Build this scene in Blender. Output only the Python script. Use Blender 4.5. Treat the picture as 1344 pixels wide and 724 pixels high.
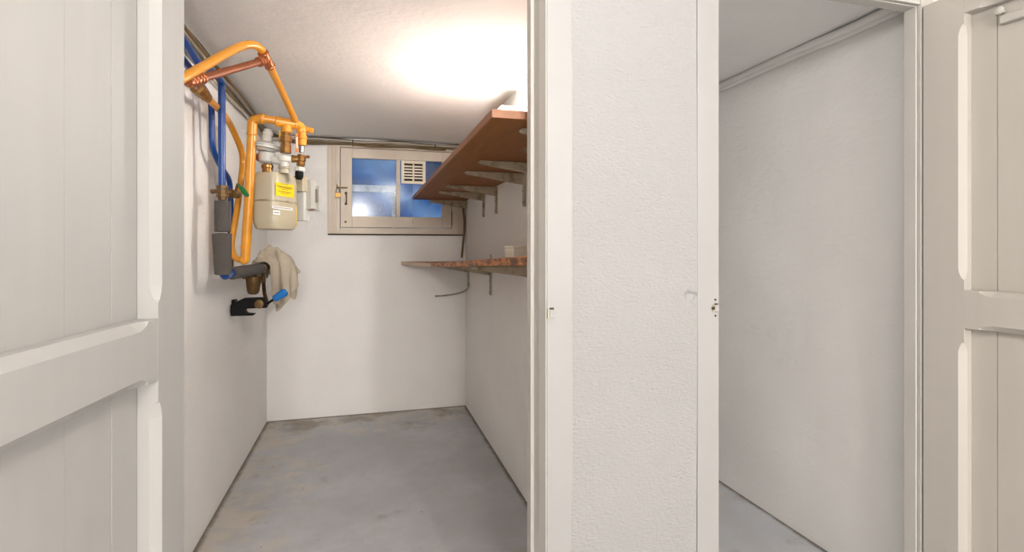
import bpy, bmesh, math, random
import numpy as np
from mathutils import Vector, Matrix
random.seed(7)
for o in list(bpy.data.objects): bpy.data.objects.remove(o)
scene = bpy.context.scene
C = scene.collection
PI = math.pi

# ------------------------------------------------------------------ camera, world, lights, exposure
EYE = 1.25; FPX = 690.0; VPX = 480.0; HOR = 325.0          # eye height, focal length in px, vanishing point, horizon
YAW = math.atan((672 - VPX) / FPX)
cam = bpy.data.cameras.new('camera'); camo = bpy.data.objects.new('camera', cam); C.objects.link(camo)
cam.sensor_width = 36; cam.lens = FPX / 1344 * 36; cam.clip_start = 0.05
cam.shift_y = -(362 - HOR) / 1344
camo.location = (0, 0, EYE); camo.rotation_euler = (PI / 2, 0, -YAW)
scene.camera = camo

w = bpy.data.worlds.new('dusk_sky'); scene.world = w; w.use_nodes = True
wn = w.node_tree; bg = wn.nodes['Background']                # evening sky with soft clouds
_tc = wn.nodes.new('ShaderNodeTexCoord'); _n = wn.nodes.new('ShaderNodeTexNoise'); _r = wn.nodes.new('ShaderNodeValToRGB')
_n.inputs['Scale'].default_value = 7; _n.inputs['Detail'].default_value = 5
_r.color_ramp.elements[0].position = 0.38; _r.color_ramp.elements[0].color = (0.03, 0.06, 0.14, 1)
_r.color_ramp.elements[1].position = 0.62; _r.color_ramp.elements[1].color = (0.36, 0.58, 0.92, 1)
_e = _r.color_ramp.elements.new(0.5); _e.color = (0.085, 0.22, 0.56, 1)
wn.links.new(_tc.outputs['Generated'], _n.inputs['Vector']); wn.links.new(_n.outputs['Fac'], _r.inputs[0]); wn.links.new(_r.outputs[0], bg.inputs[0])
bg.inputs[1].default_value = 0.30

def point_light(name, loc, power, radius, col):
    l = bpy.data.lights.new(name, 'POINT'); l.energy = power; l.shadow_soft_size = radius; l.color = col
    o = bpy.data.objects.new(name, l); C.objects.link(o); o.location = loc
    return o
WHITE = (1.0, 0.985, 0.975)
point_light('corridor_near_light', (0.36, 0.42, 2.08), 12.5, 0.10, WHITE)      # lamp beside the photographer
point_light('corridor_middle_light', (1.06, -3.00, 1.85), 132, 0.13, WHITE)    # lamp further down the corridor
point_light('corridor_fill_light', (-0.15, -4.20, 2.05), 100, 0.20, WHITE)  # added fill for the shadowed right side and cupboard wall, no known lamp
LAMP_STRENGTH = 92.0                                         # globe lamp above the upper shelf
vs = scene.view_settings
vs.view_transform = 'Standard'; vs.look = 'None'; vs.exposure = 1.07; vs.gamma = 1.0; vs.use_curve_mapping = False

# ------------------------------------------------------------------ helpers
CA, SA = math.cos(YAW), math.sin(YAW)
def ray(u, v):
    dx = (u - 672) / FPX
    return Vector((dx * CA + SA, CA - dx * SA, -(v - HOR) / FPX))
def at(u, v, Y=None, X=None, t=None):
    """photo pixel plus a known distance (depth Y, side X or range t) -> world point"""
    d = ray(u, v)
    if t is None: t = Y / d.y if Y is not None else X / d.x
    return Vector((0, 0, EYE)) + d * t

def srgb(r, g, b):
    f = lambda c: (c / 255 / 12.92) if c / 255 <= 0.04045 else ((c / 255 + 0.055) / 1.055) ** 2.4
    return (f(r), f(g), f(b), 1)

def nn(nt, typ, **kw):
    n = nt.nodes.new(typ)
    for k, v in kw.items():
        if hasattr(n, k): setattr(n, k, v)
        else: n.inputs[k].default_value = v
    return n

MATS = {}
def mat(name, col, rough=0.5, metal=0.0, var=0.06, vscale=6.0, bump=0.0, bscale=60.0, col2=None, lo=0.45, hi=0.6, spec=0.5, stretch=None, dist=0.004):
    """painted / plain surface: base colour varied by noise (col2 = second colour in patches), fine relief by bump"""
    m = bpy.data.materials.new(name); m.use_nodes = True; nt = m.node_tree
    b = nt.nodes['Principled BSDF']
    b.inputs['Roughness'].default_value = rough; b.inputs['Metallic'].default_value = metal
    b.inputs['Specular IOR Level'].default_value = spec
    tc = nn(nt, 'ShaderNodeTexCoord'); mp = nn(nt, 'ShaderNodeMapping')
    if stretch: mp.inputs['Scale'].default_value = stretch
    nt.links.new(tc.outputs['Object'], mp.inputs['Vector'])
    n = nn(nt, 'ShaderNodeTexNoise'); n.inputs['Scale'].default_value = vscale; n.inputs['Detail'].default_value = 5
    nt.links.new(mp.outputs[0], n.inputs['Vector'])
    r = nn(nt, 'ShaderNodeValToRGB')
    c2 = col2 or tuple(max(0, c * (1 - 2.2 * var)) for c in col[:3]) + (1,)
    if col2 is None: r.color_ramp.elements[0].position = 0.25; r.color_ramp.elements[1].position = 0.75
    else: r.color_ramp.elements[0].position = lo; r.color_ramp.elements[1].position = hi
    r.color_ramp.elements[0].color = c2; r.color_ramp.elements[1].color = col
    nt.links.new(n.outputs['Fac'], r.inputs[0]); nt.links.new(r.outputs[0], b.inputs['Base Color'])
    if bump:
        n2 = nn(nt, 'ShaderNodeTexNoise'); n2.inputs['Scale'].default_value = bscale; n2.inputs['Detail'].default_value = 4
        nt.links.new(mp.outputs[0], n2.inputs['Vector'])
        bp = nn(nt, 'ShaderNodeBump'); bp.inputs['Strength'].default_value = bump; bp.inputs['Distance'].default_value = dist
        nt.links.new(n2.outputs['Fac'], bp.inputs['Height']); nt.links.new(bp.outputs[0], b.inputs['Normal'])
    MATS[name] = m
    return m

def emis(name, col, strength):
    m = bpy.data.materials.new(name); m.use_nodes = True; nt = m.node_tree
    b = nt.nodes['Principled BSDF']; b.inputs['Base Color'].default_value = col
    b.inputs['Emission Color'].default_value = col; b.inputs['Emission Strength'].default_value = strength
    MATS[name] = m; return m

class MB:
    """collects shapes into one mesh"""
    def __init__(s): s.v = []; s.f = []
    def add(s, vs, fs):
        o = len(s.v); s.v += [tuple(p) for p in vs]; s.f += [tuple(i + o for i in f) for f in fs]; return s
    def box(s, x0, x1, y0, y1, z0, z1):
        return s.add([(x0,y0,z0),(x1,y0,z0),(x1,y1,z0),(x0,y1,z0),(x0,y0,z1),(x1,y0,z1),(x1,y1,z1),(x0,y1,z1)],
                     [(3,2,1,0),(4,5,6,7),(0,1,5,4),(1,2,6,5),(2,3,7,6),(3,0,4,7)])
    def prism(s, poly, a, b, axis='z'):
        """polygon (counter-clockwise in the plane) extruded along axis from a to b"""
        def P(p, t):
            return {'z': (p[0], p[1], t), 'y': (p[0], t, p[1]), 'x': (t, p[0], p[1])}[axis]
        n = len(poly); vs = [P(p, a) for p in poly] + [P(p, b) for p in poly]
        fs = [tuple(range(n))[::-1], tuple(range(n, 2 * n))] + [(i, (i + 1) % n, n + (i + 1) % n, n + i) for i in range(n)]
        return s.add(vs, fs)
    def tube(s, pts, r, seg=14, cap=True):
        pts = [Vector(p) for p in pts]; n = len(pts)
        rs = r if isinstance(r, (list, tuple)) else [r] * n
        tg = []
        for i in range(n):
            d = (pts[min(i + 1, n - 1)] - pts[max(i - 1, 0)]); tg.append(d.normalized() if d.length > 1e-9 else Vector((0, 0, 1)))
        ref = Vector((0, 0, 1)) if abs(tg[0].z) < 0.9 else Vector((1, 0, 0))
        nrm = tg[0].cross(ref).normalized(); vs = []
        for i in range(n):
            nrm = (nrm - tg[i] * nrm.dot(tg[i])).normalized(); bn = tg[i].cross(nrm)
            for k in range(seg):
                a = 2 * PI * k / seg
                vs.append(pts[i] + (nrm * math.cos(a) + bn * math.sin(a)) * rs[i])
        fs = []
        for i in range(n - 1):
            for k in range(seg):
                a = i * seg + k; b = i * seg + (k + 1) % seg
                fs.append((a, b, b + seg, a + seg))
        if cap: fs += [tuple(range(seg))[::-1], tuple(range((n - 1) * seg, n * seg))]
        return s.add(vs, fs)
    def lathe(s, base, axis, prof, seg=24):
        """prof = [(distance along axis, radius)...]"""
        base = Vector(base); axis = Vector(axis).normalized()
        pts = [base + axis * p[0] for p in prof]
        ref = Vector((0, 0, 1)) if abs(axis.z) < 0.9 else Vector((1, 0, 0))
        a1 = axis.cross(ref).normalized(); a2 = axis.cross(a1); vs = []
        for p, (d, r) in zip(pts, prof):
            for k in range(seg):
                a = 2 * PI * k / seg; vs.append(p + (a1 * math.cos(a) + a2 * math.sin(a)) * max(r, 1e-4))
        fs = []
        for i in range(len(prof) - 1):
            for k in range(seg):
                a = i * seg + k; b = i * seg + (k + 1) % seg; fs.append((a, b, b + seg, a + seg))
        fs += [tuple(range(seg))[::-1], tuple(range((len(prof) - 1) * seg, len(prof) * seg))]
        return s.add(vs, fs)
    def sphere(s, c, r, seg=16, rings=10):
        prof = [(-r * math.cos(PI * i / rings), r * math.sin(PI * i / rings)) for i in range(rings + 1)]
        return s.lathe(c, (0, 0, 1), prof, seg)
    def build(s, name, m, parent=None, smooth=False, bevel=0.0, bseg=2, world=True, angle=0.6):
        me = bpy.data.meshes.new(name); me.from_pydata(s.v, [], s.f)
        bm = bmesh.new(); bm.from_mesh(me); bmesh.ops.recalc_face_normals(bm, faces=bm.faces)
        if bevel:
            es = [e for e in bm.edges if len(e.link_faces) == 2 and e.calc_face_angle(0) > angle]
            bmesh.ops.bevel(bm, geom=es, offset=bevel, segments=bseg, profile=0.5, affect='EDGES', clamp_overlap=True)
        if smooth:
            for f in bm.faces: f.smooth = True
            for e in bm.edges:
                if len(e.link_faces) == 2 and e.calc_face_angle(0) > 0.55: e.smooth = False
        bm.to_mesh(me); bm.free()
        o = bpy.data.objects.new(name, me); C.objects.link(o)
        o.data.materials.append(MATS[m] if isinstance(m, str) else m)
        if parent is not None:
            o.parent = parent
            if world: o.matrix_parent_inverse = parent.matrix_basis.inverted()
        return o

def tag(o, label=None, cat=None, group=None, kind=None):
    for k, v in (('label', label), ('category', cat), ('group', group), ('kind', kind)):
        if v: o[k] = v
    return o
def empty(name, loc, rz=0, label=None, cat=None, group=None, kind=None):
    o = bpy.data.objects.new(name, None); C.objects.link(o); o.location = loc; o.rotation_euler = (0, 0, rz)
    o.empty_display_size = 0.05
    return tag(o, label, cat, group, kind)
def spline(pts, n=8):
    """Catmull-Rom through the points"""
    P = [Vector(p) for p in pts]; P = [P[0] * 2 - P[1]] + P + [P[-1] * 2 - P[-2]]; out = []
    for i in range(1, len(P) - 2):
        for k in range(n):
            t = k / n
            out.append(0.5 * ((2 * P[i]) + (P[i+1] - P[i-1]) * t + (2*P[i-1] - 5*P[i] + 4*P[i+1] - P[i+2]) * t*t + (3*P[i] - P[i-1] - 3*P[i+1] + P[i+2]) * t**3))
    out.append(P[-2]); return out
def fillet(pts, r, n=7):
    """polyline with rounded corners"""
    P = [Vector(p) for p in pts]; out = [P[0]]
    for i in range(1, len(P) - 1):
        a, b, c = P[i-1], P[i], P[i+1]
        d = min(r, (a - b).length * 0.49, (c - b).length * 0.49)
        p, q = b + (a - b).normalized() * d, b + (c - b).normalized() * d
        for k in range(n + 1):
            t = k / n; out.append(p * (1-t)**2 + b * 2*t*(1-t) + q * t*t)
    out.append(P[-1]); return out

# ------------------------------------------------------------------ materials
def plaster(name, col, bump, scale, patch=None, dist=0.006, stretch=(1, 1, 1)):
    m = mat(name, col, 0.75, 0, 0.03, 2.2, bump, scale, spec=0.25, dist=dist, stretch=stretch)
    nt = m.node_tree; b = nt.nodes['Principled BSDF']
    # second, larger trowel relief and small scuffs
    tc = nn(nt, 'ShaderNodeTexCoord'); n = nn(nt, 'ShaderNodeTexNoise'); n.inputs['Scale'].default_value = 7; n.inputs['Detail'].default_value = 3
    nt.links.new(tc.outputs['Object'], n.inputs['Vector'])
    bp = nn(nt, 'ShaderNodeBump'); bp.inputs['Strength'].default_value = 0.25; bp.inputs['Distance'].default_value = 0.02
    nt.links.new(n.outputs['Fac'], bp.inputs['Height'])
    old = b.inputs['Normal'].links[0].from_node
    nt.links.new(bp.outputs[0], old.inputs['Normal'])
    # flecks
    v = nn(nt, 'ShaderNodeTexNoise'); v.inputs['Scale'].default_value = 22; v.inputs['Detail'].default_value = 8; v.inputs['Roughness'].default_value = 0.75
    nt.links.new(tc.outputs['Object'], v.inputs['Vector'])
    r = nn(nt, 'ShaderNodeValToRGB'); r.color_ramp.elements[0].position = 0.70; r.color_ramp.elements[1].position = 0.78
    nt.links.new(v.outputs['Fac'], r.inputs[0])
    mx = nn(nt, 'ShaderNodeMixRGB'); src = b.inputs['Base Color'].links[0].from_socket
    mx.inputs['Color2'].default_value = patch or srgb(150, 135, 115)
    mul = nn(nt, 'ShaderNodeMath', operation='MULTIPLY'); mul.inputs[1].default_value = 0.5
    nt.links.new(r.outputs[0], mul.inputs[0]); nt.links.new(mul.outputs[0], mx.inputs['Fac'])
    nt.links.new(src, mx.inputs['Color1']); nt.links.new(mx.outputs[0], b.inputs['Base Color'])
    return m
plaster('pier_plaster', (0.30, 0.292, 0.286, 1), 1.0, 120, dist=0.0045, stretch=(0.7, 1, 1.3))  # white plaster greyed in colour to balance the strong corridor light
plaster('closet_plaster', (0.91, 0.885, 0.855, 1), 0.5, 60, dist=0.006)
plaster('side_plaster', (0.80, 0.78, 0.755, 1), 0.6, 50, dist=0.005, stretch=(1, 0.6, 1))
plaster('ceiling_plaster', (0.86, 0.85, 0.83, 1), 0.5, 40, dist=0.004)
mat('hall_paint', (0.72, 0.69, 0.65, 1), 0.7, bump=0.1)
mat('door_paint', (0.375, 0.362, 0.342, 1), 0.6, 0, 0.025, 3.5, 0.10, 30, stretch=(6, 6, 0.8), dist=0.002)  # door paints darker than real white, offsetting the bright corridor against the room
mat('door_paint_cream', (0.425, 0.395, 0.355, 1), 0.6, 0, 0.025, 3.5, 0.10, 30, stretch=(6, 6, 0.8), dist=0.002)
mat('door_paint_worn', (0.425, 0.395, 0.352, 1), 0.45, 0, 0.03, 3.0, 0.10, 30, stretch=(6, 6, 0.8), dist=0.002)
mat('frame_paint', (0.295, 0.286, 0.277, 1), 0.45, 0, 0.02, 5, 0.06, 40, dist=0.002)  # white frame paint, greyed like the pier to balance the corridor light
mat('frame_paint_lightened', (0.50, 0.475, 0.44, 1), 0.45, 0, 0.02, 5, 0.06, 40, dist=0.002)  # same frame paint, lightened for faces the corridor light only grazes
mat('window_paint', srgb(214, 200, 182), 0.5, 0, 0.05, 8, 0.15, 50, dist=0.002)
mat('gap_dark', srgb(70, 58, 44), 0.9)
mat('shelf_wood', srgb(158, 98, 40), 0.5, 0, 0.16, 5, 0.1, 40, stretch=(9, 0.9, 9))
mat('shelf_edge', srgb(152, 100, 66), 0.5, 0, 0.10, 6, 0.1, 40, stretch=(3, 1, 9))
mat('worn_wood', srgb(188, 118, 58), 0.55, 0, 0.22, 7, 0.2, 50, col2=srgb(92, 52, 26), lo=0.40, hi=0.56, stretch=(3, 2.2, 8))
mat('bare_edge', srgb(206, 184, 160), 0.6, 0, 0.1, 9)
mat('bracket_paint', srgb(176, 164, 142), 0.55, 0, 0.1, 25, 0.2, 90, col2=srgb(140, 124, 98), lo=0.35, hi=0.5)
mat('orange_paint', srgb(226, 152, 46), 0.28, 0, 0.05, 9)
mat('blue_paint', srgb(8, 66, 140), 0.28, 0, 0.06, 9)
mat('copper', srgb(170, 98, 56), 0.35, 0.5, 0.10, 18)
mat('copper_pipe', srgb(140, 76, 40), 0.42, 0.3, 0.10, 18)
mat('brass', srgb(168, 124, 70), 0.34, 0.8, 0.2, 40)
mat('old_brass', srgb(122, 94, 58), 0.5, 0.6, 0.2, 40)
mat('foam', srgb(82, 77, 72), 0.9, 0, 0.05, 30, 0.3, 200)
mat('meter_beige', srgb(186, 175, 150), 0.32, 0, 0.03, 6)
mat('meter_white', srgb(204, 202, 194), 0.4, 0, 0.03, 8)
mat('module_grey', srgb(184, 181, 174), 0.4, 0, 0.03, 8)
mat('label_white', srgb(232, 230, 226), 0.5, 0, 0.01)
mat('ink', srgb(96, 80, 40), 0.6)
mat('ink_grey', srgb(120, 118, 120), 0.6)
mat('label_yellow', srgb(252, 206, 22), 0.45, 0, 0.01)
mat('tag_orange', srgb(240, 120, 40), 0.5, 0, 0.01)
mat('handle_yellow', srgb(220, 180, 20), 0.4)
mat('handle_green', srgb(20, 110, 52), 0.4)
mat('handle_blue', srgb(30, 120, 200), 0.35)
mat('red_plastic', srgb(220, 60, 40), 0.4)
mat('black_plastic', srgb(12, 11, 10), 0.6, spec=0.2)
mat('steel', srgb(150, 146, 138), 0.4, 0.8)
mat('cable_grey', srgb(150, 140, 126), 0.6)
mat('cable_brown', srgb(112, 92, 58), 0.6)
mat('cable_dark', srgb(72, 62, 48), 0.6)
mat('cable_pale', srgb(190, 180, 164), 0.6)
mat('padlock_brass', srgb(196, 152, 78), 0.4, 0.4)
mat('grille_plastic', srgb(236, 224, 202), 0.45, 0, 0.02)
mat('carton', srgb(226, 216, 196), 0.6, 0, 0.03)
mat('outside_render', srgb(120, 128, 140), 0.9, 0, 0.2, 3)
mat('outside_white', srgb(245, 246, 248), 0.6, 0, 0.06)
emis('lamp_globe', (1.0, 0.97, 0.93, 1), LAMP_STRENGTH)

XL_, XR_, YB_, XW_ = -0.686, 0.764, 4.12, 1.832            # where the walls stand (see below)
def floor_material():
    m = bpy.data.materials.new('painted_concrete'); m.use_nodes = True; nt = m.node_tree; MATS['painted_concrete'] = m
    b = nt.nodes['Principled BSDF']; b.inputs['Specular IOR Level'].default_value = 0.5
    tc = nn(nt, 'ShaderNodeTexCoord'); L = nt.links.new
    def noise(scale, detail=6, rough=0.6):
        n = nn(nt, 'ShaderNodeTexNoise'); n.inputs['Scale'].default_value = scale; n.inputs['Detail'].default_value = detail; n.inputs['Roughness'].default_value = rough
        L(tc.outputs['Object'], n.inputs['Vector']); return n.outputs['Fac']
    def ramp(src, a, bb, ca=(0, 0, 0, 1), cb=(1, 1, 1, 1)):
        r = nn(nt, 'ShaderNodeValToRGB'); r.color_ramp.elements[0].position = a; r.color_ramp.elements[1].position = bb
        r.color_ramp.elements[0].color = ca; r.color_ramp.elements[1].color = cb; L(src, r.inputs[0]); return r.outputs[0]
    def mix(fac, c1, c2, mode='MIX'):
        x = nn(nt, 'ShaderNodeMixRGB', blend_type=mode)
        for s, v in ((0, fac), (1, c1), (2, c2)):
            if hasattr(v, 'is_linked'): L(v, x.inputs[s])
            else: x.inputs[s].default_value = v
        return x.outputs[0]
    def math_(op, a, bb, clamp=False):
        x = nn(nt, 'ShaderNodeMath', operation=op, use_clamp=clamp)
        for s, v in ((0, a), (1, bb)):
            if hasattr(v, 'is_linked'): L(v, x.inputs[s])
            else: x.inputs[s].default_value = v
        return x.outputs[0]
    base = ramp(noise(1.6, 4), 0.3, 0.7, srgb(166, 168, 172), srgb(196, 197, 202))
    base = mix(ramp(noise(9, 8, 0.7), 0.42, 0.72), base, srgb(176, 174, 172))
    # bare, limy patches where the paint has worn off, mostly along the left wall and in front of the back wall
    sx = nn(nt, 'ShaderNodeSeparateXYZ'); L(tc.outputs['Object'], sx.inputs[0])
    left = math_('SUBTRACT', 1.0, math_('MULTIPLY', math_('ADD', sx.outputs[0], 0.69), 1.9), True)
    back = math_('SUBTRACT', 1.0, math_('MULTIPLY', math_('SUBTRACT', 4.14, sx.outputs[1]), 1.7), True)
    near = math_('MAXIMUM', left, back)
    pn = math_('ADD', noise(4.2, 9, 0.72), math_('MULTIPLY', near, 0.22))
    c = mix(math_('MULTIPLY', ramp(pn, 0.60, 0.70), 0.62), base, srgb(204, 194, 178))
    # brown damp stain against the back wall
    st = math_('ADD', noise(3.1, 6), math_('MULTIPLY', back, 0.2))
    c = mix(math_('MULTIPLY', ramp(st, 0.62, 0.74), 0.6), c, srgb(122, 100, 62))
    # dark specks
    c = mix(math_('MULTIPLY', ramp(noise(34, 3, 0.5), 0.70, 0.76), 0.6), c, srgb(92, 84, 76))
    # grime and crumbs caught along the foot of the walls
    def foot(axis, pos, sgn, wd):
        d = math_('ABSOLUTE', math_('SUBTRACT', sx.outputs[axis], pos), 0.0)
        return math_('SUBTRACT', 1.0, math_('DIVIDE', d, wd), True)
    gr_ = math_('MAXIMUM', math_('MAXIMUM', foot(0, XL_, 1, .055), foot(1, YB_, -1, .075)), math_('MAXIMUM', foot(0, XR_, -1, .05), foot(0, XW_, -1, .05)))
    gf = math_('MULTIPLY', gr_, math_('ADD', noise(13, 8, 0.75), 0.25))
    c = mix(math_('MULTIPLY', ramp(gf, 0.34, 0.62), 0.8), c, srgb(86, 72, 50))
    L(c, b.inputs['Base Color'])
    L(ramp(noise(3, 5), 0.3, 0.75, (0.34,)*3 + (1,), (0.62,)*3 + (1,)), b.inputs['Roughness'])
    bp = nn(nt, 'ShaderNodeBump'); bp.inputs['Strength'].default_value = 0.25; bp.inputs['Distance'].default_value = 0.006
    L(noise(26, 8), bp.inputs['Height']); L(bp.outputs[0], b.inputs['Normal'])
floor_material()

def glass_material():
    m = bpy.data.materials.new('dusty_glass'); m.use_nodes = True; nt = m.node_tree; MATS['dusty_glass'] = m; L = nt.links.new
    nt.nodes.remove(nt.nodes['Principled BSDF']); out = nt.nodes['Material Output']
    tr = nn(nt, 'ShaderNodeBsdfTransparent'); tr.inputs[0].default_value = (0.92, 0.96, 1, 1)
    gl = nn(nt, 'ShaderNodeBsdfGlossy'); gl.inputs['Roughness'].default_value = 0.12
    df = nn(nt, 'ShaderNodeBsdfTranslucent'); df.inputs[0].default_value = (0.75, 0.8, 0.85, 1)
    fr = nn(nt, 'ShaderNodeFresnel'); fr.inputs[0].default_value = 1.45
    tc = nn(nt, 'ShaderNodeTexCoord'); n = nn(nt, 'ShaderNodeTexNoise'); n.inputs['Scale'].default_value = 9; n.inputs['Detail'].default_value = 8; n.inputs['Roughness'].default_value = 0.7
    L(tc.outputs['Object'], n.inputs['Vector'])
    r = nn(nt, 'ShaderNodeValToRGB'); r.color_ramp.elements[0].position = 0.42; r.color_ramp.elements[1].position = 0.8
    r.color_ramp.elements[0].color = (0.05,)*3 + (1,); r.color_ramp.elements[1].color = (0.42,)*3 + (1,)
    L(n.outputs['Fac'], r.inputs[0])
    m1 = nn(nt, 'ShaderNodeMixShader'); fm = nn(nt, 'ShaderNodeMath', operation='MULTIPLY'); fm.inputs[1].default_value = 0.5; L(fr.outputs[0], fm.inputs[0]); L(fm.outputs[0], m1.inputs[0]); L(tr.outputs[0], m1.inputs[1]); L(gl.outputs[0], m1.inputs[2])
    m2 = nn(nt, 'ShaderNodeMixShader'); L(r.outputs[0], m2.inputs[0]); L(m1.outputs[0], m2.inputs[1]); L(df.outputs[0], m2.inputs[2])
    L(m2.outputs[0], out.inputs[0])
glass_material()

# ------------------------------------------------------------------ the setting
XL, XR, YB = -0.686, 0.764, 4.12            # small cellar room: left wall, right wall, back wall
XW = 1.832                                  # right wall of the neighbouring cupboard
YF, YR = 1.30, 1.40                         # front wall between the two door openings
HX0, HX1, HY0, HZ = -1.45, 2.75, -4.6, 2.40 # corridor the camera stands in
HEAD = 2.047
OL0, OL1 = -0.42, 0.455                     # left opening
OR0, OR1 = 0.98, 1.753                      # right opening

def S(o, label, cat): return tag(o, label, cat, kind='structure')

S(MB().box(HX0 - .1, HX1 + .1, HY0 - .1, YB + .15, -0.1, 0).build('floor', 'painted_concrete'),
  'grey painted concrete floor with pale worn patches and stains', 'floor')

def rough_wall(name, m, origin, du, dv, nu, nv, amp, seed, thick, label):
    """hand-plastered wall: front face gently uneven, closed at the back"""
    rnd = np.random.RandomState(seed); o = Vector(origin); du = Vector(du); dv = Vector(dv); n = du.cross(dv).normalized()
    ph = rnd.rand(6) * 6.28
    vs, fs = [], []
    for j in range(nv + 1):
        for i in range(nu + 1):
            a, b = i / nu, j / nv; p = o + du * a + dv * b; e = min(1, 8 * min(a, 1 - a), 8 * min(b, 1 - b))
            h = math.sin(3.1 * a * du.length + ph[0]) * math.sin(2.3 * b * dv.length + ph[1]) + 0.5 * math.sin(7.3 * a * du.length + 4 * b + ph[2]) * math.sin(6.1 * b * dv.length + ph[3])
            vs.append(p + n * amp * h * e)
    for j in range(nv):
        for i in range(nu):
            k = j * (nu + 1) + i; fs.append((k, k + 1, k + nu + 2, k + nu + 1))
    k = len(vs); bk = [o - n * thick, o + du - n * thick, o + du + dv - n * thick, o + dv - n * thick]
    W = nu + 1
    rim0 = list(range(0, W)); rim1 = [j * W + nu for j in range(nv + 1)]; rim2 = [nv * W + i for i in range(nu, -1, -1)]; rim3 = [j * W for j in range(nv, -1, -1)]
    vs += bk
    fs += [tuple(rim0[::-1] + [k, k + 1]), tuple(rim1[::-1] + [k + 1, k + 2]), tuple(rim2[::-1] + [k + 2, k + 3]), tuple(rim3[::-1] + [k + 3, k]), (k + 3, k + 2, k + 1, k)]
    ob = MB().add(vs, fs).build(name, m, smooth=True)
    return S(ob, label, 'wall')

# left wall (front faces +X), right wall of the small room, right wall of the cupboard
rough_wall('wall_left', 'closet_plaster', (XL, YR, 0), (0, YB - YR, 0), (0, 0, 2.2), 40, 30, 0.004, 1, 0.12, 'white plastered left wall behind the orange and blue pipes')
rough_wall('wall_right', 'closet_plaster', (XR, YB, 0), (0, YR - YB, 0), (0, 0, 2.2), 40, 30, 0.0008, 2, 0.08, 'white plastered wall carrying the two wooden shelves')
rough_wall('wall_cupboard', 'side_plaster', (XW, YB, 0), (0, YR - 0.045 - YB, 0), (0, 0, 2.2), 60, 40, 0.006, 3, 0.10, 'bare trowelled white wall inside the right-hand cupboard')
S(MB().box(XR + .085, XW, YB - 0.6, YB - .5, 0, 2.2).build('wall_cupboard_back', 'side_plaster'), 'far end wall of the right-hand cupboard', 'wall')

# back wall with the window opening (four pieces in one wall)
WX0, WX1, WZ0, WZ1 = -0.27, 0.748, 1.355, 2.045       # outer edges of the window frame
wb = MB()
wb.box(XL - .12, WX0, YB, YB + .25, 0, 2.2); wb.box(WX1, XR + .08, YB, YB + .25, 0, 2.2)
wb.box(WX0, WX1, YB, YB + .25, 0, WZ0); wb.box(WX0, WX1, YB, YB + .25, WZ1, 2.2)
S(wb.build('wall_back', 'closet_plaster'), 'white plastered back wall below and around the small window', 'wall')

# ceilings
def ceil_z(x, y):
    a = min(1, max(0, (YB - y) / 1.7)); left = min(1, max(0, (XR - x) / 1.45))
    return 2.064 + a * (0.014 + 0.05 * left) + 0.005 * math.sin(5 * x + 1) * math.sin(3.7 * y)
vs, fs = [], []; NX, NY = 20, 36
for j in range(NY + 1):
    for i in range(NX + 1):
        x = XL - .02 + (XR - XL + .04) * i / NX; y = YR - .02 + (YB - YR + .06) * j / NY; vs.append((x, y, ceil_z(x, y)))
for j in range(NY):
    for i in range(NX): k = j * (NX + 1) + i; fs.append((k, k + NX + 1, k + NX + 2, k + 1))
k = len(vs); x0, x1, y0, y1 = XL - .02, XR + .02, YR - .02, YB + .04
vs += [(x0, y0, 2.3), (x1, y0, 2.3), (x1, y1, 2.3), (x0, y1, 2.3)]; fs.append((k, k + 1, k + 2, k + 3))
W = NX + 1
fs += [tuple(list(range(W)) + [k + 1, k]), tuple([j * W + NX for j in range(NY + 1)] + [k + 2, k + 1]),
       tuple([NY * W + i for i in range(NX, -1, -1)] + [k + 3, k + 2]), tuple([j * W for j in range(NY, -1, -1)] + [k, k + 3])]
S(MB().add(vs, fs).build('ceiling', 'ceiling_plaster', smooth=True), 'uneven white plaster ceiling of the small cellar room', 'ceiling')
S(MB().box(XR + .085, XW + .08, YR - .02, YB - .5, 2.122, 2.3).build('ceiling_cupboard', 'ceiling_plaster'), 'shadowed white ceiling of the right-hand cupboard', 'ceiling')
S(MB().box(HX0 - .1, HX1 + .1, HY0 - .1, YF + .1, HZ, HZ + .1).build('ceiling_corridor', 'hall_paint'), 'white corridor ceiling above the camera', 'ceiling')
# corridor shell
S(MB().box(HX0 - .1, HX0, HY0, YF, 0, HZ).build('wall_corridor_left', 'hall_paint'), 'white corridor wall left of the camera', 'wall')
S(MB().box(HX1, HX1 + .1, HY0, YF, 0, HZ).build('wall_corridor_right', 'hall_paint'), 'white corridor wall right of the camera', 'wall')
S(MB().box(HX0 - .1, HX1 + .1, HY0 - .1, HY0, 0, HZ).build('wall_corridor_back', 'hall_paint'), 'white corridor wall behind the camera', 'wall')
# front wall: textured pier between the openings, side pieces, wall above the openings
fw = MB()
fw.box(HX0, OL0 - .07, YF, YR, 0, HZ); fw.box(OR1 + .055, HX1, YF, YR, 0, HZ)
fw.box(OL0 - .07, OL1, YF, YR, HEAD + .075, HZ); fw.box(OR0, OR1 + .055, YF, YR, HEAD + .075, HZ)
S(fw.build('wall_front', 'hall_paint'), 'white wall over and beside the two door openings', 'wall')
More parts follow.
